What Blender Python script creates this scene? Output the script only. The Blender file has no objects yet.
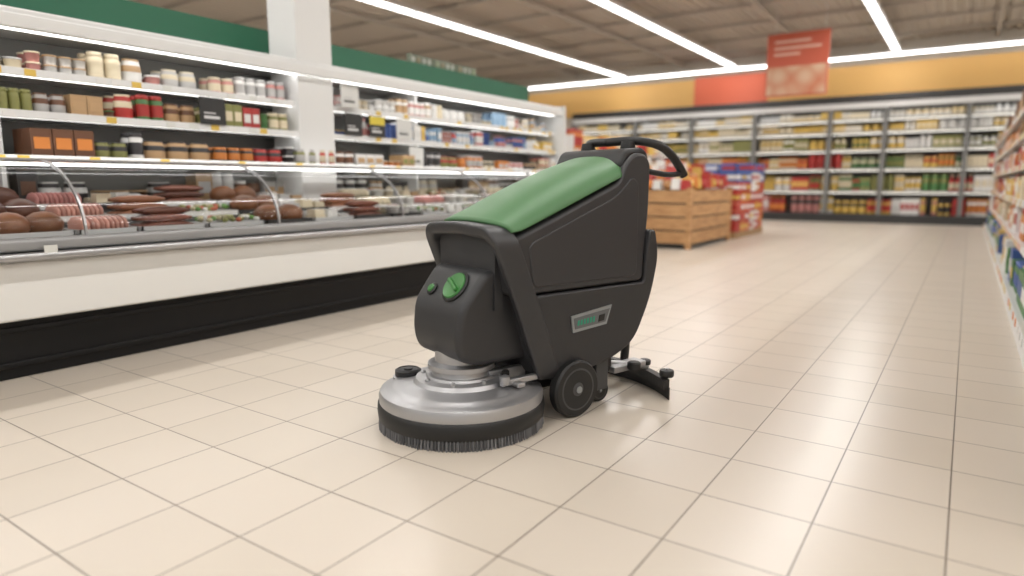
import bpy, math, random
from mathutils import Matrix, Vector
random.seed(11)
scene=bpy.context.scene
scene.view_settings.view_transform='Standard'
COL=scene.collection

# ---------------------------------------------------------------- materials
def mat(name,col,rough=.5,metal=0,spec=.5,emit=None,estr=0,coat=0,noise=0,nscale=30,bump=0):
    m=bpy.data.materials.new(name); m.use_nodes=True
    nt=m.node_tree; b=nt.nodes['Principled BSDF']
    b.inputs['Base Color'].default_value=(*col,1); b.inputs['Roughness'].default_value=rough
    b.inputs['Metallic'].default_value=metal; b.inputs['Specular IOR Level'].default_value=spec
    b.inputs['Coat Weight'].default_value=coat
    if emit: 
        b.inputs['Emission Color'].default_value=(*emit,1); b.inputs['Emission Strength'].default_value=estr
    if noise or bump:
        tc=nt.nodes.new('ShaderNodeTexCoord'); n=nt.nodes.new('ShaderNodeTexNoise')
        n.inputs['Scale'].default_value=nscale; n.inputs['Detail'].default_value=4
        nt.links.new(tc.outputs['Object'],n.inputs['Vector'])
        if noise:
            mx=nt.nodes.new('ShaderNodeMix'); mx.data_type='RGBA'
            mx.inputs['A'].default_value=(*[c*(1-noise) for c in col],1)
            mx.inputs['B'].default_value=(*[min(1,c*(1+noise)) for c in col],1)
            nt.links.new(n.outputs['Fac'],mx.inputs['Factor']); nt.links.new(mx.outputs['Result'],b.inputs['Base Color'])
        if bump:
            bp=nt.nodes.new('ShaderNodeBump'); bp.inputs['Strength'].default_value=bump; bp.inputs['Distance'].default_value=.002
            nt.links.new(n.outputs['Fac'],bp.inputs['Height']); nt.links.new(bp.outputs['Normal'],b.inputs['Normal'])
    return m
def attrmat(name,rough=.45):
    m=bpy.data.materials.new(name); m.use_nodes=True; nt=m.node_tree; b=nt.nodes['Principled BSDF']
    a=nt.nodes.new('ShaderNodeAttribute'); a.attribute_name='Col'
    nt.links.new(a.outputs['Color'],b.inputs['Base Color']); b.inputs['Roughness'].default_value=rough
    return m
M_prod=attrmat('product_packaging')
M_white=mat('white_enamel',(.66,.66,.65),.35)
M_panel=mat('cream_panel',(.70,.69,.66),.4)
M_black=mat('black_kick',(.004,.004,.0045),.45,spec=.3)
M_dark=mat('dark_deck',(.05,.05,.05),.5)
M_steel=mat('brushed_bumper',(.45,.45,.46),.35,.8)
M_grey=mat('grey_frame',(.28,.28,.28),.4,.3)
M_back=mat('case_liner',(.20,.20,.19),.5)
M_tube=mat('tube_light',(1,1,1),.5,emit=(1,.99,.97),estr=6)
M_casetube=mat('case_light',(1,1,1),.5,emit=(1,.99,.97),estr=5)
M_fix=mat('fixture_white',(.7,.7,.7),.5)
M_green=mat('green_fascia',(.010,.11,.055),.5)
M_orange=mat('orange_fascia',(.70,.41,.13),.6,noise=.05,nscale=1)
M_coral=mat('coral_fascia',(.66,.14,.07),.6)
M_wall=mat('wall_paint',(.52,.47,.40),.8)

def new_obj(name,verts,faces,material=None,parent=None,smooth=False,origin=None):
    me=bpy.data.meshes.new(name); me.from_pydata(verts,[],faces); me.update()
    if smooth:
        me.polygons.foreach_set('use_smooth',[True]*len(me.polygons))
    o=bpy.data.objects.new(name,me); COL.objects.link(o)
    if material: me.materials.append(material)
    if parent is not None: setp(o,parent)
    return o
def setp(o,p):
    o.parent=p
    if p.get('worldkids'): o.matrix_parent_inverse=Matrix.Translation(-p.location)
def empty(name,loc=(0,0,0),rotz=0,world=True):
    e=bpy.data.objects.new(name,None); COL.objects.link(e); e.location=loc; e.rotation_euler=(0,0,rotz)
    e.empty_display_size=.1
    if world: e['worldkids']=1
    return e
def fixn(o):
    import bmesh
    bm=bmesh.new(); bm.from_mesh(o.data); bmesh.ops.recalc_face_normals(bm,faces=bm.faces); bm.to_mesh(o.data); bm.free()
def box(name,a,b,material,parent=None,bev=0,seg=3):
    x0,y0,z0=a;x1,y1,z1=b
    v=[(x0,y0,z0),(x1,y0,z0),(x1,y1,z0),(x0,y1,z0),(x0,y0,z1),(x1,y0,z1),(x1,y1,z1),(x0,y1,z1)]
    f=[(0,3,2,1),(4,5,6,7),(0,1,5,4),(1,2,6,5),(2,3,7,6),(3,0,4,7)]
    o=new_obj(name,v,f,material,parent)
    if bev:
        m=o.modifiers.new('b','BEVEL'); m.width=bev; m.segments=seg
        o.data.polygons.foreach_set('use_smooth',[True]*6)
        w=o.modifiers.new('w','WEIGHTED_NORMAL')
    return o

class MB:
    def __init__(s): s.v=[];s.f=[];s.c=[];s.sm=[]
    def box(s,a,b,col,topcol=None,taper=0):
        x0,y0,z0=a;x1,y1,z1=b;n=len(s.v);tx=(x1-x0)*taper/2;ty=(y1-y0)*taper/2
        s.v+=[(x0,y0,z0),(x1,y0,z0),(x1,y1,z0),(x0,y1,z0),(x0+tx,y0+ty,z1),(x1-tx,y0+ty,z1),(x1-tx,y1-ty,z1),(x0+tx,y1-ty,z1)]
        for q in [(0,3,2,1),(4,5,6,7),(0,1,5,4),(1,2,6,5),(2,3,7,6),(3,0,4,7)]:
            s.f.append(tuple(n+i for i in q)); s.c.append(topcol if (topcol and q[0]==4) else col); s.sm.append(False)
    def lathe(s,cx,cy,z0,prof,cols,n=9,sx=1,sy=1,rot=None):
        b=len(s.v)
        for r,z in prof:
            for i in range(n):
                a=2*math.pi*i/n; s.v.append((cx+r*sx*math.cos(a),cy+r*sy*math.sin(a),z0+z))
        for k in range(len(prof)-1):
            for i in range(n):
                j=(i+1)%n
                s.f.append((b+k*n+i,b+k*n+j,b+(k+1)*n+j,b+(k+1)*n+i)); s.c.append(cols[min(k,len(cols)-1)]); s.sm.append(True)
        s.f.append(tuple(b+(len(prof)-1)*n+i for i in range(n))); s.c.append(cols[-1]); s.sm.append(False)
    def ellipsoid(s,c,rx,ry,rz,col,n=10,m=6,top=None):
        b=len(s.v)
        for k in range(m+1):
            t=-math.pi/2+math.pi*k/m
            for i in range(n):
                a=2*math.pi*i/n; s.v.append((c[0]+rx*math.cos(t)*math.cos(a),c[1]+ry*math.cos(t)*math.sin(a),c[2]+rz*math.sin(t)))
        for k in range(m):
            for i in range(n):
                j=(i+1)%n
                s.f.append((b+k*n+i,b+k*n+j,b+(k+1)*n+j,b+(k+1)*n+i)); s.c.append(top if (top and k>m*0.6) else col); s.sm.append(True)
    def build(s,name,parent=None,material=None):
        me=bpy.data.meshes.new(name); me.from_pydata(s.v,[],s.f)
        at=me.color_attributes.new('Col','FLOAT_COLOR','CORNER')
        data=[]
        for f,c in zip(s.f,s.c):
            data+= [c[0],c[1],c[2],1.0]*len(f)
        at.data.foreach_set('color',data)
        me.polygons.foreach_set('use_smooth',s.sm)
        me.materials.append(material or M_prod); me.update()
        o=bpy.data.objects.new(name,me); COL.objects.link(o)
        if parent is not None: setp(o,parent)
        return o

def jit(c,a=.12):
    k=1+random.uniform(-a,a); return tuple(max(0,min(1,x*k)) for x in c)
WHITE=(.68,.67,.65);CREAM=(.62,.54,.39);YEL=(.62,.42,.10);RED=(.40,.035,.03);ORG=(.55,.19,.04);BRN=(.14,.06,.03);GRN=(.07,.18,.06);
BLU=(.05,.10,.30);DK=(.03,.028,.03);TAN=(.42,.27,.14);LG=(.42,.41,.40);PINK=(.5,.22,.2);OLIVE=(.22,.22,.07);LBL=(.25,.38,.52)

def product(mb,kind,cx,cy,z,w,h,d,c1,c2,ax):
    r=min(w,d)/2
    if kind=='bottle':
        mb.lathe(cx,cy,z,[(r*.9,0),(r,h*.05),(r,h*.15),(r,h*.5),(r*.95,h*.62),(r*.4,h*.78),(r*.35,h*.88),(r*.42,h*.89),(r*.42,h)],[c1,c1,c2,c1,c1,c1,c2,c2,c2])
    elif kind=='jar':
        mb.lathe(cx,cy,z,[(r*.92,0),(r,h*.06),(r,h*.2),(r,h*.65),(r,h*.78),(r*.85,h*.84),(r*.9,h*.85),(r*.9,h)],[c1,c1,c2,c1,c1,c2,c2,c2])
    elif kind=='tub':
        mb.lathe(cx,cy,z,[(r*.8,0),(r*.95,h*.85),(r,h*.86),(r,h)],[c1,c2,c2,c2])
    elif kind=='box':
        sx,sy=(w/2,d/2) if ax=='x' else (d/2,w/2)
        mb.box((cx-sx,cy-sy,z),(cx+sx,cy+sy,z+h),c1)
        e=.003
        if ax=='x': mb.box((cx-sx*.75,cy-sy-e,z+h*.3),(cx+sx*.75,cy+sy+e,z+h*.7),c2)
        else: mb.box((cx-sx-e,cy-sy*.75,z+h*.3),(cx+sx+e,cy+sy*.75,z+h*.7),c2)
    else:
        n=[(.8,0),(1,h*.12),(1.02,h*.5),(.95,h*.75),(.8,h*.93),(.85,h)]
        sx,sy=(w/2,d*.35) if ax=='x' else (d*.35,w/2)
        mb.lathe(cx,cy,z,[(a,b) for a,b in n],[c1,c1,c2,c1,c2],n=8,sx=sx,sy=sy)
def fill(mb,a0,a1,front,inward,z,hmax,pal,kinds,ax,wr=(.07,.11),rows=2,skip=[],hmin=.55,run=(2,4)):
    a=a0
    while a<a1-.03:
        kind=random.choice(kinds); w=random.uniform(*wr); 
        if kind=='bag': w*=1.5
        h=hmax*random.uniform(hmin,1.0)
        if kind=='tub': h=min(h,w*.7)
        c1=jit(random.choice(pal));c2=jit(random.choice(pal))
        stack=max(1,int(hmax*random.uniform(.5,.95)/h)) if kind=='tub' else 1
        for k in range(random.randint(*run)):
            c=a+w/2
            if c>a1-w/2: break
            if not any(s0-w/2<c<s1+w/2 for s0,s1 in skip) and random.random()>.02:
                for rr in range(rows):
                    dep=w*1.05; p=front+inward*(.03+dep/2+rr*dep*1.03)
                    for q in range(stack):
                        if ax=='x': product(mb,kind,c,p,z+q*h,w*.95,h,dep,c1,c2,ax)
                        else: product(mb,kind,p,c,z+q*h,w*.95,h,dep,c1,c2,ax)
            a+=w
        a+=.005

# ---------------------------------------------------------------- floor
T=.335
fm=bpy.data.materials.new('beige_floor_tile'); fm.use_nodes=True; nt=fm.node_tree; b=nt.nodes['Principled BSDF']
tc=nt.nodes.new('ShaderNodeTexCoord'); mp=nt.nodes.new('ShaderNodeMapping'); mp.inputs['Location'].default_value=(-.036+T*60,-.015+T*60,0)
br=nt.nodes.new('ShaderNodeTexBrick'); br.offset=0; br.squash=1
br.inputs['Scale'].default_value=1; br.inputs['Brick Width'].default_value=T; br.inputs['Row Height'].default_value=T
br.inputs['Mortar Size'].default_value=.0028; br.inputs['Mortar Smooth'].default_value=.2; br.inputs['Bias'].default_value=0
br.inputs['Color1'].default_value=(.585,.52,.445,1); br.inputs['Color2'].default_value=(.55,.487,.41,1); br.inputs['Mortar'].default_value=(.16,.13,.105,1)
nz=nt.nodes.new('ShaderNodeTexNoise'); nz.inputs['Scale'].default_value=2.5; nz.inputs['Detail'].default_value=2
mr0=nt.nodes.new('ShaderNodeMapRange'); mr0.inputs['To Min'].default_value=.94; mr0.inputs['To Max'].default_value=1.0
mx=nt.nodes.new('ShaderNodeMix'); mx.data_type='RGBA'; mx.blend_type='MULTIPLY'; mx.inputs['Factor'].default_value=1
nt.links.new(tc.outputs['Object'],mp.inputs['Vector']); nt.links.new(mp.outputs['Vector'],br.inputs['Vector']); nt.links.new(tc.outputs['Object'],nz.inputs['Vector'])
nt.links.new(nz.outputs['Fac'],mr0.inputs['Value'])
nt.links.new(br.outputs['Color'],mx.inputs['A']); nt.links.new(mr0.outputs['Result'],mx.inputs['B']); nt.links.new(mx.outputs['Result'],b.inputs['Base Color'])
b.inputs['Roughness'].default_value=.29; b.inputs['Specular IOR Level'].default_value=.45
bp=nt.nodes.new('ShaderNodeBump'); bp.invert=True; bp.inputs['Strength'].default_value=.35; bp.inputs['Distance'].default_value=.002
nt.links.new(br.outputs['Fac'],bp.inputs['Height']); nt.links.new(bp.outputs['Normal'],b.inputs['Normal'])
box('floor',(-14,-7,-.1),(8,20.2,0),fm)

# ceiling: corrugated deck
cm=mat('ceiling_deck',(.54,.49,.43),.8)
v=[];f=[];x=-14.0;zc=4.55
while x<8:
    for (dx,dz) in [(0,0),(.08,0),(.10,.04),(.18,.04)]:
        v+=[(x+dx,-7,zc+dz),(x+dx,20.2,zc+dz)]
    x+=.2
v+=[(x,-7,zc),(x,20.2,zc)]
for i in range(len(v)//2-1): f.append((2*i,2*i+1,2*i+3,2*i+2))
new_obj('ceiling',v,f,cm)
M_beam=mat('ceiling_beam',(.50,.46,.41),.7)
be=empty('ceiling_joists',(0,0,4.5))
y=-5
while y<20:
    box('joist',(-14,y,4.50),(8,y+.04,4.55),M_beam,be); box('joist_flange',(-14,y-.02,4.49),(8,y+.06,4.50),M_beam,be); y+=1.6
for xx in (-11,-7.4,-3.8,0.2,3.9): box('main_beam',(xx,-7,4.42),(xx+.08,20,4.49),M_beam,be)

box('wall_back',(-14,20.0,0),(8,20.2,4.7),M_wall)
box('wall_left',(-14.2,-7,0),(-14,20.2,4.7),M_wall)
box('wall_right',(8,-7,0),(8.2,20.2,4.7),M_wall)
box('wall_partition',(-5.35,-6,0),(-5.2,8.0,1.98),M_panel)
box('trim_1',(-5.37,-6,1.98),(-5.17,8.0,2.31),M_green)
box('trim_2',(-14,19.93,3.15),(-7.0,19.99,4.02),M_orange)
box('trim_3',(-7.0,19.90,3.15),(-4.9,19.99,4.06),M_coral)
box('trim_4',(-4.9,19.93,3.15),(8,19.99,4.02),M_orange)
sg=MB()
for i in range(3):
    y0=5.7+i*.42; sg.box((-5.30,y0,2.31),(-5.26,y0+.38,2.42),jit((.16,.18,.13)))
    for k in range(4): sg.ellipsoid((-5.258,y0+.06+k*.09,2.365),.004,.03,.035,jit(random.choice([(.35,.4,.25),(.3,.25,.15),(.5,.5,.45)])),8,4)
sg.build('fascia_picture_panels')

# ---------------------------------------------------------------- ceiling lights
for xi,xx in enumerate((-9.1,-5.75,-1.77,2.0,5.7)):
    p=empty('fluorescent_light_row',(xx,6,4.25))
    box('housing',(xx-.10,-6,4.22),(xx+.10,19.2,4.30),M_fix,p)
    y=-6
    while y<19:
        box('tube',(xx-.06,y+.03,4.185),(xx+.06,y+1.55,4.22),M_tube,p); y+=1.6
        if int(y)%3==0: box('hanger',(xx-.01,y,4.3),(xx+.01,y+.01,4.55),M_fix,p)
    L=bpy.data.lights.new('row_light','AREA'); L.shape='RECTANGLE'; L.size=.14; L.size_y=25; L.energy=395; L.color=(1,.98,.955)
    lo=bpy.data.objects.new('row_lamp',L); COL.objects.link(lo); lo.location=(xx,6.6,4.17); setp(lo,p)
p=empty('fluorescent_light_row',(-4,19.3,4.2))
box('housing',(-13,19.45,4.17),(5,19.6,4.24),M_fix,p); box('tube',(-13,19.47,4.13),(5,19.58,4.17),M_tube,p)

# ---------------------------------------------------------------- left refrigerated case
Y0,Y1=-2.0,7.85
case=empty('refrigerated_display_case',(-4.5,3,0))
box('kickplate',(-5.1,Y0,0),(-3.99,Y1,.31),M_black,case,.01)
for z in (.06,.24): box('kick_rib',(-3.99,Y0,z),(-3.975,Y1,z+.03),M_black,case,.006)
box('lower_panel',(-5.1,Y0,.31),(-3.90,Y1,.61),M_panel,case,.015)
box('bumper',(-3.95,Y0,.615),(-3.83,Y1,.655),M_steel,case,.015)
box('bumper_rail',(-3.95,Y0,.66),(-3.86,Y1,.725),M_grey,case,.02)
box('deck',(-5.1,Y0,.61),(-3.95,Y1,.68),M_dark,case)
box('back_panel',(-5.16,Y0,.61),(-5.1,Y1,1.9),M_back,case)
box('canopy',(-5.16,Y0,1.90),(-4.55,Y1,1.985),M_white,case,.02)
box('canopy_lip',(-4.58,Y0,1.87),(-4.53,Y1,1.95),M_white,case,.01)
box('canopy_tube',(-4.66,Y0+.1,1.875),(-4.60,Y1-.1,1.90),M_casetube,case)
shz=[(1.15,-4.55),(1.41,-4.62),(1.655,-4.66)]
for z,xf in shz:
    box('shelf',(-5.1,Y0,z-.02),(xf,Y1,z),M_white,case)
    box('price_rail',(xf,Y0,z-.035),(xf+.012,Y1,z+.012),M_white,case)
    box('shelf_glow_strip',(xf-.05,Y0+.1,z-.032),(xf-.03,Y1-.1,z-.02),M_casetube,case)
box('rear_tier',(-5.1,Y0,.68),(-4.82,Y1,.86),M_dark,case)
tags=MB()
for z,xf in shz+[(.68,-3.86+.012)]:
    y=Y0+.1
    while y<Y1-.1:
        if random.random()<(.7 if z>1 else .2):
            tags.box((xf+.012,y,z-.03),(xf+.016,y+.06,z+.008),random.choice([(.62,.42,.08),WHITE,WHITE,(.62,.42,.08),(.6,.6,.56)]))
        y+=random.uniform(.09,.25)
tags.build('price_tags',case)
for y in (Y0,1.6,5.2):
    box('upright',(-5.1,y-.012,.68),(-4.72,y+.012,1.90),M_white,case)
ep=[(-5.16,0),(-3.92,0),(-3.90,.60),(-3.86,.74),(-3.95,.92),(-4.15,1.06),(-4.42,1.14),(-4.5,1.3),(-4.52,2.0),(-5.16,2.0)]
for yy in (Y0-.05,Y1):
    v=[(x,yy,z) for x,z in ep]+[(x,yy+.05,z) for x,z in ep]; n=len(ep)
    f=[tuple(range(n))[::-1],tuple(range(n,2*n))]+[(i,(i+1)%n,n+(i+1)%n,n+i) for i in range(n)]
    o=new_obj('end_panel',v,f,M_white,case); fixn(o)
gm=bpy.data.materials.new('clear_glass'); gm.use_nodes=True; nt=gm.node_tree; nt.nodes.clear()
out=nt.nodes.new('ShaderNodeOutputMaterial'); mxs=nt.nodes.new('ShaderNodeMixShader'); tr=nt.nodes.new('ShaderNodeBsdfTransparent'); tr.inputs[0].default_value=(.97,.98,.975,1)
gl=nt.nodes.new('ShaderNodeBsdfGlossy'); gl.inputs['Roughness'].default_value=.05; fr=nt.nodes.new('ShaderNodeFresnel'); fr.inputs[0].default_value=1.35
nt.links.new(fr.outputs[0],mxs.inputs[0]); nt.links.new(tr.outputs[0],mxs.inputs[1]); nt.links.new(gl.outputs[0],mxs.inputs[2]); nt.links.new(mxs.outputs[0],out.inputs[0])
arc=[(-4.42+.53*math.cos(a),.72+.41*math.sin(a)) for a in [math.pi/2*i/12 for i in range(13)]]
y=Y0
while y<Y1-.2:
    y2=min(y+1.22,Y1)
    v=[];f=[]
    for x,z in arc: v+=[(x,y+.008,z),(x,y2-.008,z)]
    for i in range(12): f.append((2*i,2*i+1,2*i+3,2*i+2))
    new_obj('curved_glass',v,f,gm,case,True)
    v=[];f=[]
    for x,z in arc:
        v+=[(x+.004,y-.006,z+.004),(x+.004,y+.006,z+.004),(x-.008,y+.006,z-.008),(x-.008,y-.006,z-.008)]
    for i in range(12):
        for k in range(4): f.append((4*i+k,4*i+(k+1)%4,4*i+4+(k+1)%4,4*i+4+k))
    new_obj('glass_rib',v,f,M_steel,case)
    y=y2
box('glass_top_rail',(-4.46,Y0,1.12),(-4.41,Y1,1.14),M_steel,case)
box('counter_tube',(-4.50,Y0+.1,1.10),(-4.47,Y1-.1,1.115),M_casetube,case)
food=MB()
skipc=[(3.65,4.02)]
fill(food,Y0+.05,Y1-.05,-4.66,-1,1.655,.18,[WHITE,WHITE,CREAM,TAN,PINK,WHITE,LG,LBL,CREAM],['tub','jar','bag','tub','jar'],'y',(.07,.11),2,skipc,.65,(1,3))
fill(food,Y0+.05,3.6,-4.62,-1,1.41,.18,[WHITE,CREAM,TAN,BRN,RED,GRN,OLIVE,TAN,PINK,LG],['jar','tub','jar','bag','box'],'y',(.06,.11),2,[],.65,(1,3))
fill(food,4.05,Y1-.05,-4.62,-1,1.41,.18,[WHITE,WHITE,LBL,RED,BLU,YEL,WHITE,PINK],['tub','bottle','jar','box'],'y',(.05,.08),2,[],.65,(1,3))
fill(food,Y0+.05,Y1-.05,-4.55,-1,1.15,.18,[BRN,DK,TAN,RED,WHITE,CREAM,ORG,LG,DK,WHITE,OLIVE],['bag','tub','box','jar'],'y',(.07,.12),2,[],.5,(1,3))
fill(food,Y0+.05,Y1-.05,-4.82,-1,.86,.22,[BRN,DK,TAN,WHITE,CREAM,LG,DK,WHITE],['bag','tub','box','jar'],'y',(.08,.14),1,[],.6,(1,3))
# deli trays: sloped rows of shallow trays with varied contents
def tray(x0,y0,x1,y1,z,rim,kind):
    food.box((x0,y0,z),(x1,y1,z+.012),rim)
    for a,b_ in (((x0,y0),(x1,y0+.008)),((x0,y1-.008),(x1,y1)),((x0,y0),(x0+.008,y1)),((x1-.008,y0),(x1,y1))):
        food.box((a[0],a[1],z),(b_[0],b_[1],z+.045),rim)
    cx,cy=(x0+x1)/2,(y0+y1)/2; dx,dy=x1-x0,y1-y0
    if kind=='slices':
        yy=y0+.03; c=random.choice([PINK,(.45,.12,.08),(.5,.25,.2),CREAM,TAN])
        while yy<y1-.04:
            food.ellipsoid((cx,yy+.01,z+.06),dx*.40,.018,.055,jit(c,.25),10,5); yy+=.026
    elif kind=='roast':
        c=random.choice([(.15,.05,.025),(.20,.08,.035),(.10,.035,.02)])
        for k in range(2):
            food.ellipsoid((cx,y0+dy*(.28+.45*k),z+.075),dx*.42,dy*.26,.075,jit(c,.2),12,7,top=jit(c,.4))
    elif kind=='sausage':
        c=random.choice([(.16,.05,.03),(.10,.03,.02),(.25,.10,.05)])
        for lay in range(3):
            n=5-lay
            for k in range(n):
                food.ellipsoid((x0+.05+(dx-.1)*(k+.5*lay+.3)/5,cy,z+.04+.045*lay),.03,dy*.44,.027,jit(c,.3),8,5)
    elif kind=='salad':
        for k in range(40):
            u,w_=random.uniform(-.42,.42),random.uniform(-.42,.42)
            c=random.choice([(.12,.25,.06),(.45,.40,.25),(.4,.1,.05),WHITE,OLIVE])
            food.ellipsoid((cx+dx*u,cy+dy*w_,z+.045+.03*(1-u*u*4)),.022,.022,.016,jit(c,.2),6,4)
    elif kind=='cups':
        for i in range(2):
            for j in range(max(1,int(dy/.13))):
                c=random.choice([WHITE,CREAM,WHITE,LG])
                food.lathe(x0+dx*(.28+.45*i),y0+.07+.13*j,z+.012,[(.045,0),(.058,.08),(.062,.085),(.062,.095),(.03,.10)],[c,WHITE,WHITE,jit(random.choice([CREAM,WHITE,PINK,OLIVE]))],n=12)
    else:
        for i in range(2):
            for j in range(max(1,int(dy/.12))):
                c=random.choice([WHITE,CREAM,TAN,LG])
                a,b_=x0+dx*(.05+.46*i),y0+.02+.12*j
                food.box((a,b_,z+.012),(a+dx*.42,b_+.105,z+random.uniform(.06,.11)),jit(c),jit(WHITE),taper=.2)
seqs=['wrap','cups','salad','wrap','cups','roast','roast','wrap','cups','roast','slices','sausage','sausage','roast','wrap','sausage','slices','cups','wrap','salad']
y=Y0+.08; q=0
while y<Y1-.35:
    L=random.uniform(.30,.42); base=seqs[q%len(seqs)]; q+=1
    for r_,(xa,xb,z) in enumerate(((-4.28,-4.0,.70),(-4.56,-4.29,.765),(-4.80,-4.57,.83))):
        kd=base if random.random()<.7 else random.choice(['slices','wrap','cups','salad','sausage'])
        if r_: food.box((xa,y,.68),(xb,y+L,z),(.08,.08,.08))
        tray(xa+.005,y,xb-.005,y+L-.01,z,random.choice([(.6,.6,.6),(.05,.05,.05),WHITE]),kd)
    y+=L+.015
food.build('chilled_food',case)
for (yy,z,c) in [(2.78,1.42,0),(4.42,1.42,1),(4.13,1.42,0),(4.78,1.42,2),(4.95,1.16,2),(4.1,1.66,2)]:
    s=MB(); bc=(.02,.02,.02) if c!=2 else (.6,.6,.58)
    s.box((-4.60,yy,z),(-4.59,yy+.2,z+.19),bc)
    if c==1: s.box((-4.592,yy+.005,z+.11),(-4.588,yy+.195,z+.185),(.6,.48,.05))
    s.box((-4.592,yy+.03,z+.04),(-4.588,yy+.15,z+.06),(.6,.6,.6) if c!=2 else (.1,.1,.1)); s.box((-4.592,yy+.03,z+.075),(-4.588,yy+.12,z+.085),(.5,.5,.5))
    s.build('price_board',case)
box('support_column',(-4.95,3.65,0),(-4.6,4.02,4.6),M_white,None,.01)

# ---------------------------------------------------------------- back cooler
bc=empty('wall_cooler_shelving',(-4,19.4,0))
XA,XB=-10.6,3.0
M_cooler=mat('cooler_frame',(.025,.025,.025),.4)
M_mull=mat('cooler_mullion',(.16,.16,.155),.4)
M_shelf=mat('cooler_shelf',(.40,.39,.36),.4)
M_cback=mat('cooler_back',(.10,.095,.085),.5)
M_added_glow=mat('added_cooler_glow',(1,1,1),.5,emit=(1,.96,.88),estr=2.5)  # glow for added strips that brighten the cooler products
box('base',(XA,19.0,0),(XB,19.9,.22),M_cooler,bc,.01)
box('back_panel',(XA,19.8,.22),(XB,19.9,3.1),M_cback,bc)
box('canopy',(XA,18.95,2.98),(XB,19.9,3.16),M_cooler,bc,.02)
box('canopy_panel',(XA,18.98,2.84),(XB,19.03,2.98),M_white,bc)
box('canopy_tube',(XA+.1,19.05,2.88),(XB-.1,19.10,2.93),M_casetube,bc)
bz=[.22,.80,1.36,1.84,2.28,2.60]
for z in bz[1:]:
    box('shelf',(XA,19.15,z-.04),(XB,19.8,z),M_shelf,bc)
    box('shelf_edge',(XA,19.12,z-.05),(XB,19.15,z+.01),M_shelf,bc)
    box('shelf_glow_strip',(XA+.1,19.16,z-.06),(XB-.1,19.19,z-.04),M_added_glow,bc)  # added emissive strip under each shelf edge, lifts product brightness
for x in (-10.6,-8.5,-6.75,-4.98,-3.1,-1.85,-.15,1.4,3.0):
    box('mullion',(x-.05,19.0,.2),(x+.05,19.8,2.95),M_mull,bc)
pb=MB()
pals=[[RED,ORG,WHITE,DK,YEL,PINK],[GRN,OLIVE,YEL,RED,CREAM,WHITE],[YEL,ORG,GRN,OLIVE,RED,CREAM],[YEL,CREAM,OLIVE,WHITE],[YEL,CREAM,WHITE],[WHITE,CREAM,YEL,WHITE]]
for i,z in enumerate(bz):
    top=(bz+[2.9])[i+1]
    fill(pb,XA+.08,XB-.08,19.22,1,z,(top-z-.07)*.92,pals[i],['bottle','jar','box','jar','bag'],'x',(.09,.15),2,[],.7)
pb.build('cooler_products',bc)

# ---------------------------------------------------------------- gondolas
def gondola(name,xf,sgn,ya,yb,h,zs,depth,pals,kinds,wr):
    g=empty(name,(xf,(ya+yb)/2,0))
    a,b_=sorted((xf,xf+sgn*depth))
    box('base',(a,ya,0),(b_,yb,.12),M_white,g)
    xb=xf+sgn*depth
    a2,b2=sorted((xb,xb-sgn*.04)); box('back_panel',(a2,ya,.12),(b2,yb,h),M_white,g)
    for i,z in enumerate(zs):
        xs=xf+(0 if i==0 else sgn*.06)
        a,b_=sorted((xs,xb)); box('shelf',(a,ya,z-.025),(b_,yb,z),M_white,g)
        a,b_=sorted((xs,xs-sgn*.012)); box('price_rail',(a,ya,z-.045),(b_,yb,z+.012),M_white,g)
    for yy in (ya,yb):
        a,b_=sorted((xf+sgn*.05,xb)); box('end_panel',(a,yy-.02,0),(b_,yy+.02,h),M_white,g)
    m=MB()
    for i,z in enumerate(zs):
        top=(zs+[h+.22])[i+1]
        xs=xf+(0 if i==0 else sgn*.06)
        fill(m,ya+.04,yb-.04,xs,sgn,z,(top-z-.05)*.95,pals[i%len(pals)],kinds,'y',wr,2,[],.7)
        y=ya
        while y<yb:
            a,b_=sorted((xs-sgn*.012,xs-sgn*.016)); m.box((a,y,z-.04),(b_,y+.07,z+.008),random.choice([(.6,.2,.05),(.6,.45,.1),WHITE])); y+=random.uniform(.15,.4)
    m.build('shelf_products',g)
gondola('grocery_shelf',.33,1,2.2,17.3,1.9,[.14,.50,.84,1.16,1.46,1.74],.5,[[YEL,GRN,WHITE,BLU],[ORG,WHITE,RED,CREAM],[WHITE,RED,YEL,CREAM],[WHITE,TAN,RED,ORG],[ORG,BRN,WHITE,TAN],[BRN,TAN,WHITE]],['box','bag','jar','box'],(.09,.15))
gondola('snack_shelf',-6.9,-1,12.5,17.5,2.0,[.14,.55,.95,1.35,1.7],.5,[[WHITE,RED,ORG,YEL,CREAM]],['box','bag','jar'],(.12,.2))

# ---------------------------------------------------------------- wooden crates + promo stack
wm=bpy.data.materials.new('pine_slats'); wm.use_nodes=True; nt=wm.node_tree; b=nt.nodes['Principled BSDF']
tc=nt.nodes.new('ShaderNodeTexCoord'); mp=nt.nodes.new('ShaderNodeMapping'); mp.inputs['Scale'].default_value=(1.5,1.5,14)
nz=nt.nodes.new('ShaderNodeTexNoise'); nz.inputs['Scale'].default_value=3; nz.inputs['Detail'].default_value=5
cr=nt.nodes.new('ShaderNodeValToRGB'); cr.color_ramp.elements[0].position=.3; cr.color_ramp.elements[0].color=(.34,.17,.07,1); cr.color_ramp.elements[1].position=.7; cr.color_ramp.elements[1].color=(.56,.33,.15,1)
nt.links.new(tc.outputs['Object'],mp.inputs[0]); nt.links.new(mp.outputs[0],nz.inputs['Vector']); nt.links.new(nz.outputs['Fac'],cr.inputs[0]); nt.links.new(cr.outputs[0],b.inputs['Base Color']); b.inputs['Roughness'].default_value=.6
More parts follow.
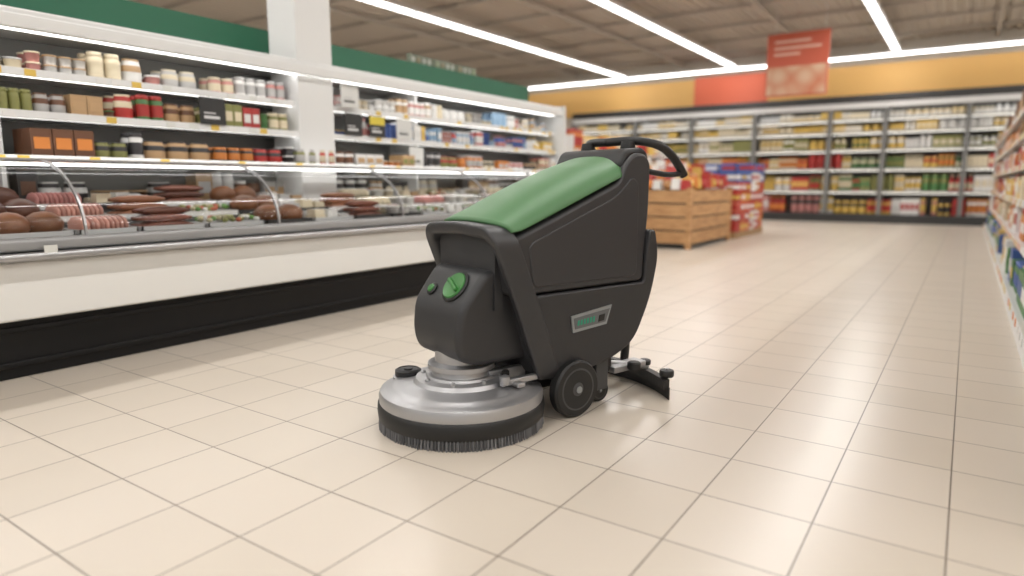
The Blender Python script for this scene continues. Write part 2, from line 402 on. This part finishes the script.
def crate(x0,y0,x1,y1,h,fruit):
    p=empty('wooden_crate_display',((x0+x1)/2,(y0+y1)/2,0))
    n=4; sh=(h-.10)/n
    box('inner_bin',(x0+.03,y0+.03,.03),(x1-.03,y1-.03,h-.08),M_dark,p)
    for i in range(n):
        z=.08+i*sh
        box('slat',(x0,y0,z),(x1,y0+.025,z+sh-.025),wm,p); box('slat',(x0,y1-.025,z),(x1,y1,z+sh-.025),wm,p)
        box('slat',(x0,y0,z),(x0+.025,y1,z+sh-.025),wm,p); box('slat',(x1-.025,y0,z),(x1,y1,z+sh-.025),wm,p)
    for cx,cy in ((x0-.01,y0-.01),(x1-.07,y0-.01),(x0-.01,y1-.07),(x1-.07,y1-.07),((x0+x1)/2,y0-.01)):
        box('post',(cx,cy,0),(cx+.08,cy+.08,h),wm,p)
    m=MB()
    x=x0+.1
    while x<x1-.05:
        y=y0+.1
        while y<y1-.05:
            c=jit(random.choice(fruit),.2); cxn=(x-(x0+x1)/2)/(x1-x0)*2; cyn=(y-(y0+y1)/2)/(y1-y0)*2
            hh=.38*(1-max(abs(cxn),abs(cyn))**2)
            if random.random()<.5: m.ellipsoid((x+random.uniform(-.02,.02),y,h-.03+hh),.085,.085,.08,c,8,5)
            else: m.box((x-.07,y-.06,h+hh-.10),(x+.07,y+.06,h+hh+random.uniform(.02,.13)),jit(random.choice([WHITE,RED,ORG,RED,YEL])),taper=.15)
            y+=.15
        x+=.15
    m.build('produce',p)
crate(-5.3,9.8,-3.43,11.85,.93,[RED,RED,ORG,YEL,(.5,.25,.1)])
crate(-7.6,9.8,-5.5,11.85,.93,[ORG,YEL,GRN])
st=empty('promo_box_stack',(-4,13,0))
m=MB()
m.box((-4.5,12.15,0),(-3.42,14.1,.12),(.3,.18,.08))
y=12.18
while y<14.0:
    w=.31; z=.12
    hh=1.1+random.uniform(-.05,.3)
    while z<hh:
        c=random.choice([RED,WHITE,WHITE,ORG,RED,(.5,.1,.06)] if z<.85 else [BLU,LBL,BLU,WHITE])
        for xx in (-3.72,-4.05,-4.4):
            m.box((xx,y,z),(xx+.3,y+w-.015,z+.17),jit(c),taper=.03)
            m.box((xx+.05,y-.002,z+.05),(xx+.302,y+w-.1,z+.12),random.choice([WHITE,RED,YEL]))
        z+=.18
    y+=w
m.build('boxed_goods',st)
# cluster of tall bagged goods behind
m=MB(); s2=empty('snack_bag_display',(-5.4,13.2,0))
m.box((-6.1,12.3,0),(-4.75,14.2,.3),(.35,.2,.1))
for lay in range(3):
    fill(m,-6.05,-4.8,12.35+.45*lay,1,.30+.25*lay,.55,[RED,RED,BLU,WHITE,ORG,YEL,LBL],['bag','box'],'x',(.14,.2),2,[],.7)
    if lay<2: m.box((-6.1,12.8+.45*lay,.3),(-4.75,14.2,.55+.25*lay-.0),(.35,.2,.1))
m.build('bagged_goods',s2)

# hanging promo sign
sgm=bpy.data.materials.new('promo_print'); sgm.use_nodes=True; nt=sgm.node_tree; b=nt.nodes['Principled BSDF']
tc=nt.nodes.new('ShaderNodeTexCoord'); vz=nt.nodes.new('ShaderNodeTexVoronoi'); vz.inputs['Scale'].default_value=3.2
cr=nt.nodes.new('ShaderNodeValToRGB'); cr.color_ramp.elements[0].color=(.66,.52,.36,1); cr.color_ramp.elements[1].color=(.50,.14,.06,1)
nt.links.new(tc.outputs['Object'],vz.inputs['Vector']); nt.links.new(vz.outputs['Distance'],cr.inputs[0]); nt.links.new(cr.outputs[0],b.inputs['Base Color'])
sp=empty('hanging_promo_sign',(-3.1,15,3.4))
M_sign=mat('sign_red',(.52,.11,.06),.6); M_let=mat('lettering',(.75,.5,.4))
box('board',(-3.75,15.0,2.78),(-2.55,15.04,4.04),M_sign,sp)
box('picture_print',(-3.72,14.985,2.81),(-2.58,15.0,3.38),sgm,sp)
for i,(z,w) in enumerate(((3.85,.7),(3.72,.9),(3.60,.5))): box('lettering',(-3.6,14.985,z),(-3.6+w,14.998,z+.045),M_let,sp)
for x in (-3.6,-2.65): box('wire',(x,15.01,4.04),(x+.01,15.02,4.5),M_fix,sp)

# ================================================================ FLOOR SCRUBBER
S=empty('floor_scrubber',(-1.703,2.121,0),math.radians(-18),world=False)
M_body=mat('charcoal_plastic',(.026,.026,.028),.48,bump=.08,nscale=900)
M_body2=mat('charcoal_plastic_frame',(.031,.031,.033),.46,bump=.05,nscale=900)
M_lid=mat('green_plastic',(.065,.165,.065),.5,bump=.05,nscale=900)
M_knob=mat('green_knob',(.04,.19,.04),.35)
M_rub=mat('black_rubber',(.010,.010,.010),.5)
M_alu=mat('cast_aluminium',(.45,.45,.46),.42,.85,bump=.1,nscale=200)
M_hub=mat('hub_grey',(.05,.05,.052),.4)
M_badge=mat('badge_silver',(.30,.32,.33),.35,.5)
M_teal=mat('badge_teal',(.02,.28,.17),.4)

def smoothpoly(pts,rad,seg=5):
    out=[];n=len(pts)
    if not isinstance(rad,(list,tuple)): rad=[rad]*n
    for i in range(n):
        p=Vector(pts[i]);a=Vector(pts[i-1]);c=Vector(pts[(i+1)%n])
        r=min(rad[i],(a-p).length*.48,(c-p).length*.48)
        p0=p+(a-p).normalized()*r;p1=p+(c-p).normalized()*r
        for k in range(seg+1):
            t=k/seg; out.append(tuple(p0*(1-t)**2+p*2*t*(1-t)+p1*t*t))
    return out
def prism(name,prof,W,r,material,taper=(0,0),w_off=0,seg=6,parent=S):
    n=len(prof)
    area=sum(prof[i][0]*prof[(i+1)%n][1]-prof[(i+1)%n][0]*prof[i][1] for i in range(n))
    if area<0: prof=prof[::-1]
    nor=[]
    for i in range(n):
        a=Vector(prof[i-1]);c=Vector(prof[(i+1)%n]); t=(c-a).normalized(); nor.append(Vector((t.y,-t.x)))
    sl=[]
    for k in range(seg+1):
        t=math.pi/2*k/seg; sl.append((-(W-r)-r*math.cos(t),r*(1-math.sin(t))))
    # outer (flat) faces first: order is cap edge -> full profile -> cap edge
    sl=[(-(W-r)-r*math.cos(math.pi/2*k/seg), r*(1-math.sin(math.pi/2*k/seg))) for k in range(seg+1)]
    sl+=[((W-r)+r*math.cos(math.pi/2*(1-k/seg)), r*(1-math.sin(math.pi/2*(1-k/seg)))) for k in range(seg+1)]
    v=[];f=[]
    for w,ins in sl:
        for i in range(n):
            s_,z_=prof[i][0]-nor[i].x*ins,prof[i][1]-nor[i].y*ins
            k=1+taper[0]*(z_-taper[1])
            v.append((w_off+w*k,s_,z_))
    for j in range(len(sl)-1):
        for i in range(n):
            f.append((j*n+i,j*n+(i+1)%n,(j+1)*n+(i+1)%n,(j+1)*n+i))
    from mathutils.geometry import tessellate_polygon
    for base in (0,(len(sl)-1)*n):
        co=[Vector((v[base+i][1],v[base+i][2],0)) for i in range(n)]
        for tri in tessellate_polygon([co]): f.append(tuple(base+i for i in tri))
    me=bpy.data.meshes.new(name); me.from_pydata(v,[],f); me.update()
    o=bpy.data.objects.new(name,me); COL.objects.link(o); me.materials.append(material); o.parent=parent
    me.polygons.foreach_set('use_smooth',[True]*len(me.polygons))
    fixn(o)
    o.modifiers.new('w','WEIGHTED_NORMAL').mode='FACE_AREA'
    return o
def lathe(name,prof,material,loc=(0,0,0),rot=(0,0,0),n=64,parent=S):
    v=[];f=[]
    for r,z in prof:
        for i in range(n):
            a=2*math.pi*i/n; v.append((r*math.cos(a),r*math.sin(a),z))
    for k in range(len(prof)-1):
        for i in range(n): f.append((k*n+i,k*n+(i+1)%n,(k+1)*n+(i+1)%n,(k+1)*n+i))
    f.append(tuple(range(n))[::-1]); f.append(tuple((len(prof)-1)*n+i for i in range(n)))
    o=new_obj(name,v,f,material,parent,True); fixn(o); o.location=loc; o.rotation_euler=rot
    m=o.modifiers.new('e','EDGE_SPLIT'); m.split_angle=math.radians(40)
    return o
def tube(name,pts,r,material,parent=S,cyc=False):
    c=bpy.data.curves.new(name,'CURVE'); c.dimensions='3D'; c.bevel_depth=r; c.bevel_resolution=5; c.use_fill_caps=True
    sp=c.splines.new('NURBS'); sp.points.add(len(pts)-1); 
    for p,q in zip(sp.points,pts): p.co=(*q,1)
    sp.use_endpoint_u=True; sp.order_u=3; sp.use_cyclic_u=cyc; sp.resolution_u=8
    o=bpy.data.objects.new(name,c); COL.objects.link(o); o.data.materials.append(material); o.parent=parent
    return o

# brush deck
lathe('brush_deck',[(.335,.100),(.343,.108),(.345,.135),(.338,.152),(.322,.160),(.30,.162),(.292,.170),(.27,.176),(.20,.184),(.19,.20),(.15,.205),(.145,.215)],M_alu,n=96)
lathe('rubber_skirt',[(.30,.035),(.340,.035),(.349,.045),(.352,.075),(.350,.100),(.343,.108),(.30,.108)],M_rub,n=96)
br_=MB()
for ring,rr in enumerate((.342,.334,.322,.31)):
    N=150
    for i in range(N):
        a=2*math.pi*(i+.5*ring)/N; x,y=rr*math.cos(a),rr*math.sin(a)
        lean=random.uniform(.0,.006)
        ox,oy=math.cos(a)*lean,math.sin(a)*lean; h=.0028; n=len(br_.v)
        br_.v+=[(x+ox-h,y+oy-h,0),(x+ox+h,y+oy-h,0),(x+ox+h,y+oy+h,0),(x+ox-h,y+oy+h,0),(x-h,y-h,.045),(x+h,y-h,.045),(x+h,y+h,.045),(x-h,y+h,.045)]
        c=jit((.13,.13,.135),.4)
        for q in [(0,3,2,1),(0,1,5,4),(1,2,6,5),(2,3,7,6),(3,0,4,7)]:
            br_.f.append(tuple(n+k for k in q)); br_.c.append(c); br_.sm.append(False)
br_.build('bristles',S,attrmat('bristle_fibre',.7))
lathe('motor_collar',[(.15,.18),(.15,.20),(.125,.215),(.12,.235),(.14,.24),(.14,.26),(.11,.27),(.11,.33)],M_alu)
for k in range(8):
    a=k*math.pi/4; lathe('collar_bolt',[(.01,0),(.01,.012),(.006,.015)],M_alu,(.165*math.cos(a),.165*math.sin(a),.2),n=8)
lathe('deck_cap',[(.054,0),(.057,.01),(.057,.030),(.047,.036),(.044,.032),(.02,.032),(.018,.038)],M_rub,(-.215,-.135,.168),n=32)
lathe('deck_cap_ring',[(.066,0),(.066,.010),(.05,.012)],M_alu,(-.215,-.135,.162),n=32)
box('link_bracket',(.09,.06,.18),(.12,.34,.23),M_alu,S,.006)
box('link_plate',(.13,.10,.185),(.26,.14,.205),M_alu,S,.006)
box('link_arm',(.20,.05,.19),(.225,.36,.215),M_alu,S,.006)
lathe('link_pivot',[(.022,0),(.022,.03),(.01,.035)],M_alu,(.212,.07,.20),n=20)
lathe('link_pivot',[(.016,0),(.016,.03),(.01,.035)],M_rub,(.15,.12,.20),n=20)
box('link_bracket_far',(-.225,.05,.19),(-.20,.36,.215),M_alu,S,.006)
# motor housing
mh=smoothpoly([(.25,.66),(-.005,.66),(-.12,.515),(-.135,.39),(-.115,.31),(-.03,.275),(.25,.275)],[.04,.04,.045,.05,.05,.05,.04])
prism('motor_housing',mh,.185,.030,M_body,taper=(.30,.50))
rx=math.atan2(.145,.115)
nrm=Vector((0,-math.sin(rx),math.cos(rx)))
def onface(w,t):
    return Vector((w,-.005-.115*t,.66-.145*t))+nrm*.001
kp=onface(.062,.49)
lathe('knob_ring',[(.070,0),(.070,.005),(.064,.009)],M_rub,kp,(rx,0,0),n=48)
lathe('control_knob',[(.060,.0),(.060,.012),(.056,.016),(.050,.014)],M_knob,kp,(rx,0,0),n=48)
o=box('knob_grip',(-.009,-.048,.010),(.009,.048,.028),M_knob,S,.006); o.location=kp; o.rotation_euler=(Matrix.Rotation(rx,3,'X')@Matrix.Rotation(math.radians(65),3,'Z')).to_euler()
bpn=onface(-.085,.66)
lathe('button_ring',[(.028,0),(.028,.006),(.022,.010)],M_rub,bpn,(rx,0,0),n=30)
lathe('green_button',[(.018,0),(.018,.012),(.014,.016)],M_knob,bpn,(rx,0,0),n=30)
# lower body
lb=smoothpoly([(.105,.552),(.17,.36),(.245,.20),(.30,.175),(.62,.20),(.80,.27),(.895,.48),(.925,.67),(.888,.79),(.852,.79),(.842,.70),(.838,.552)],[.02,.05,.05,.04,.08,.08,.1,.06,.02,.02,.03,.02])
prism('recovery_tank_lower',lb,.262,.012,M_body,taper=(.25,.55))
ub=smoothpoly([(.07,.558),(.03,.77),(.13,.80),(.32,.868),(.68,1.005),(.72,1.09),(.78,1.135),(.85,1.13),(.885,1.09),(.872,.85),(.845,.70),(.832,.558)],[.03,.03,.03,.1,.03,.05,.04,.04,.03,.1,.05,.03])
prism('solution_tank_upper',ub,.257,.018,M_body2,taper=(-.13,.55))
for sg_ in (1,-1):
    pn=smoothpoly([(.18,.585),(.155,.76),(.33,.825),(.66,.945),(.755,1.03),(.80,1.0),(.785,.585)],[.03,.04,.1,.08,.04,.04,.04])
    pr=prism('tank_side_panel',pn,.010,.007,M_body2,w_off=0)
    for vv in pr.data.vertices:
        k=1-.13*(vv.co.z-.55); vv.co.x=sg_*(.257*k-.005)+vv.co.x
box('front_recess',(-.20,.03,.50),(.20,.07,.80),M_body,S)
def sfront(z):
    tb=[(.18,.235),(.35,.160),(.54,.080),(.70,.015),(.80,-.025),(.85,-.035)]
    if z<=tb[0][0]: return tb[0][1]
    for (a,b1),(c,d) in zip(tb,tb[1:]):
        if z<=c: return b1+(d-b1)*(z-a)/(c-a)
    return tb[-1][1]
path=[]
for i in range(14): 
    z=.19+(.74-.19)*i/13; path.append((.232+.024*min(1,(z-.19)/.3),z))
R=.085
for i in range(1,9):
    a=math.pi/2*i/8; path.append((.256-R+R*math.cos(a),.745+R*math.sin(a)))
path.append((.08,.835)); path.append((0,.838))
full=path+[(-x,z) for x,z in path[::-1][1:]]
v=[];f=[]
cs=smoothpoly([(.0,-.0),(.0,.12),(-.06,.12),(-.05,.012)],[.016,.010,.01,.018],4)
nc=len(cs)
for i,(w,z) in enumerate(full):
    a=full[max(0,i-1)];c=full[min(len(full)-1,i+1)]
    t=Vector((c[0]-a[0],c[1]-a[1])).normalized(); nr=Vector((t.y,-t.x))
    if nr.x*w+nr.y*(z-.5)<0: nr=-nr
    for (o1,o2) in cs:
        v.append((w+nr.x*(o1+.008),sfront(z)+o2,z+nr.y*(o1+.008)))
for i in range(len(full)-1):
    for k in range(nc): f.append((i*nc+k,i*nc+(k+1)%nc,(i+1)*nc+(k+1)%nc,(i+1)*nc+k))
f.append(tuple(range(nc))); f.append(tuple((len(full)-1)*nc+k for k in range(nc)))
o=new_obj('front_arch_frame',v,f,M_body2,S,True); fixn(o)
def interp(tb,x):
    if x<=tb[0][0]: return tb[0][1]
    for (a,b1),(c,d) in zip(tb,tb[1:]):
        if x<=c:
            t=(x-a)/(c-a); return b1+(d-b1)*t
    return tb[-1][1]
ZE=[(.0,.80),(.13,.815),(.32,.885),(.68,1.02),(.8,1.065)]
ZC=[(.0,.835),(.03,.855),(.07,.878),(.12,.90),(.20,.937),(.35,1.0),(.55,1.072),(.70,1.115),(.8,1.14)]
v=[];f=[];NS=40;NW=48
for i in range(NS+1):
    for j in range(NW+1):
        q=-1+2*j/NW; q=math.sin(q*math.pi/2)
        send=.70+.06*(1-q*q); s0=.03+.05*abs(q)**4
        s_=s0+(send-s0)*i/NS
        ze,zc_=interp(ZE,s_),interp(ZC,s_)
        prf=max(0,1-abs(q)**2.6)**(1/1.7)
        v.append((q*.245*(1-.05*s_),s_,ze+(zc_-ze)*prf))
for i in range(NS):
    for j in range(NW):
        a=i*(NW+1)+j; f.append((a,a+1,a+NW+2,a+NW+1))
o=new_obj('green_lid',v,f,M_lid,S,True); fixn(o)
m=o.modifiers.new('s','SOLIDIFY'); m.thickness=.02; m.offset=-1
cc=smoothpoly([(.70,1.08),(.74,1.15),(.86,1.16),(.895,1.12),(.885,1.05),(.72,1.05)],.03)
prism('handle_column_cap',cc,.22,.02,M_rub)
for sg_ in (1,-1):
    tube('handle_grip',[(.0,.85,1.19),(sg_*.10,.86,1.195),(sg_*.18,.89,1.19),(sg_*.23,.96,1.17),(sg_*.24,1.03,1.125),(sg_*.24,1.09,1.07),(sg_*.24,1.12,1.035)],.020,M_rub)
    tube('handle_strut',[(sg_*.238,1.10,1.045),(sg_*.235,1.03,1.035),(sg_*.215,.95,1.045),(sg_*.19,.86,1.06)],.013,M_rub)
    lathe('handle_mount',[(.034,0),(.036,.02),(.03,.05)],M_rub,(sg_*.13,.845,1.14),n=24)
def sidept(s_,z_,off=.004): 
    return (.262*(1+.25*(z_-.55))+off,s_,z_)
bd=[(.40,.37),(.60,.385),(.625,.47),(.385,.445)]
v=[sidept(a,b1,.0) for a,b1 in bd]+[sidept(a,b1,.006) for a,b1 in bd]
f=[(0,1,2,3),(4,7,6,5)]+[(i,(i+1)%4,4+(i+1)%4,4+i) for i in range(4)]
o=new_obj('badge_plate',v,f,M_badge,S); fixn(o)
def patch(name,pts,off,mt):
    v=[sidept(a,b1,off-.003) for a,b1 in pts]+[sidept(a,b1,off) for a,b1 in pts]; n=len(pts)
    o=new_obj(name,v,[tuple(range(n)),tuple(range(n,2*n))]+[(i,(i+1)%n,n+(i+1)%n,n+i) for i in range(n)],mt,S); fixn(o)
patch('badge_inset',[(.41,.385),(.59,.397),(.612,.455),(.398,.434)],.008,mat('badge_inset_grey',(.12,.125,.13),.4))
for i in range(6):
    s0=.42+i*.018; patch('badge_mark',[(s0,.40+i*.001),(s0+.010,.401+i*.001),(s0+.012,.423+i*.0015),(s0+.002,.422+i*.0015)],.0095,M_teal)
patch('badge_mark',[(.545,.402),(.58,.405),(.583,.435),(.548,.431)],.0095,M_rub)
def wheel(w,s_,r,th,name):
    lathe(name+'_tyre',[(r*.72,-th/2),(r*.93,-th/2),(r,-th*.32),(r,th*.32),(r*.93,th/2),(r*.72,th/2)],M_rub,(w,s_,r),(0,math.pi/2,0),n=48)
    lathe(name+'_rim',[(r*.70,-th*.2),(r*.74,th*.5),(r*.68,th*.52),(r*.62,th*.25)],M_hub,(w,s_,r),(0,math.pi/2,0),n=40)
    lathe(name+'_hub',[(r*.2,-th*.3),(r*.24,th*.5),(r*.15,th*.62)],M_hub,(w,s_,r),(0,math.pi/2,0),n=24)
    lathe(name+'_hub_cap',[(r*.13,th*.5),(r*.12,th*.68)],M_badge,(w,s_,r),(0,math.pi/2,0),n=24)
    for k in range(5):
        a=k*2*math.pi/5+.3
        o=box(name+'_spoke',(-r*.09,r*.15,-th*.1),(r*.09,r*.72,th*.46),M_hub,S,.004)
        o.location=(w,s_,r); o.rotation_euler=(Matrix.Rotation(math.pi/2,3,'Y')@Matrix.Rotation(a,3,'Z')).to_euler()
wheel(.250,.415,.125,.055,'wheel_right'); 
wheel(-.250,.415,.125,.055,'wheel_left')
tube('axle',[(-.24,.415,.125),(0,.415,.125),(.24,.415,.125)],.015,M_hub)
for w in (.17,-.17):
    wheel(w,.64,.055,.035,'caster')
    box('caster_fork',(w-.03,.60,.06),(w+.03,.68,.21),M_hub,S,.008)
box('chassis',(-.17,.25,.12),(.17,.74,.22),M_rub,S,.02)
v=[];f=[]
NQ=24
for i in range(NQ+1):
    w=-.36+.72*i/NQ; s_=1.0-.10*(w/.36)**2*1.0+.0
    for (a,z) in ((-.02,.05),(.02,.05),(.02,.095),(-.02,.095)): v.append((w,s_+a,z))
for i in range(NQ):
    for k in range(4): f.append((4*i+k,4*i+(k+1)%4,4*i+4+(k+1)%4,4*i+4+k))
f+= [(0,1,2,3),tuple(4*NQ+k for k in (3,2,1,0))]
o=new_obj('squeegee_bar',v,f,M_rub,S); fixn(o)
v=[];f=[]
for i in range(NQ+1):
    w=-.37+.74*i/NQ; s_=1.015-.10*(w/.36)**2
    for (a,z) in ((-.003,.0),(.003,.0),(.003,.06),(-.003,.06)): v.append((w,s_+a,z))
for i in range(NQ):
    for k in range(4): f.append((4*i+k,4*i+(k+1)%4,4*i+4+(k+1)%4,4*i+4+k))
f+= [(0,1,2,3),tuple(4*NQ+k for k in (3,2,1,0))]
o=new_obj('squeegee_blade',v,f,M_rub,S); fixn(o)
for w in (.33,-.33):
    lathe('squeegee_roller',[(.03,0),(.034,.006),(.034,.026),(.03,.032)],M_rub,(w,.935,.10),n=28)
    tube('roller_pin',[(w,.935,.06),(w,.935,.10),(w,.935,.14)],.008,M_alu)
for w in (.13,-.13):
    tube('squeegee_arm',[(w,.66,.17),(w*1.1,.80,.15),(w*1.3,.92,.12),(w*1.4,.97,.11)],.013,M_alu)
    lathe('squeegee_knob',[(.012,0),(.012,.02),(.028,.025),(.03,.045),(.022,.05)],M_rub,(w*1.3,.965,.095),n=20)
box('squeegee_bracket',(.12,.72,.12),(.20,.94,.15),M_alu,S,.006)
lathe('bracket_roller',[(.03,0),(.032,.01),(.032,.03),(.025,.036)],M_rub,(.22,.83,.13),n=24)
tube('suction_hose',[(0,.86,.35),(0,.97,.32),(0,1.02,.22),(0,1.0,.10)],.022,M_rub)

# ---------------------------------------------------------------- world / camera
w=bpy.data.worlds.new('World'); scene.world=w; w.use_nodes=True
w.node_tree.nodes['Background'].inputs[0].default_value=(1,.98,.96,1); w.node_tree.nodes['Background'].inputs[1].default_value=.5
cd=bpy.data.cameras.new('Camera'); cam=bpy.data.objects.new('Camera',cd); COL.objects.link(cam)
cam.location=(0,0,1.0); cam.rotation_euler=(math.radians(81.01),0,math.radians(34.26)); cd.lens=23.34; cd.sensor_width=36
cd.clip_end=200
cd.dof.use_dof=True; cd.dof.focus_distance=2.9; cd.dof.aperture_fstop=.85
scene.camera=cam
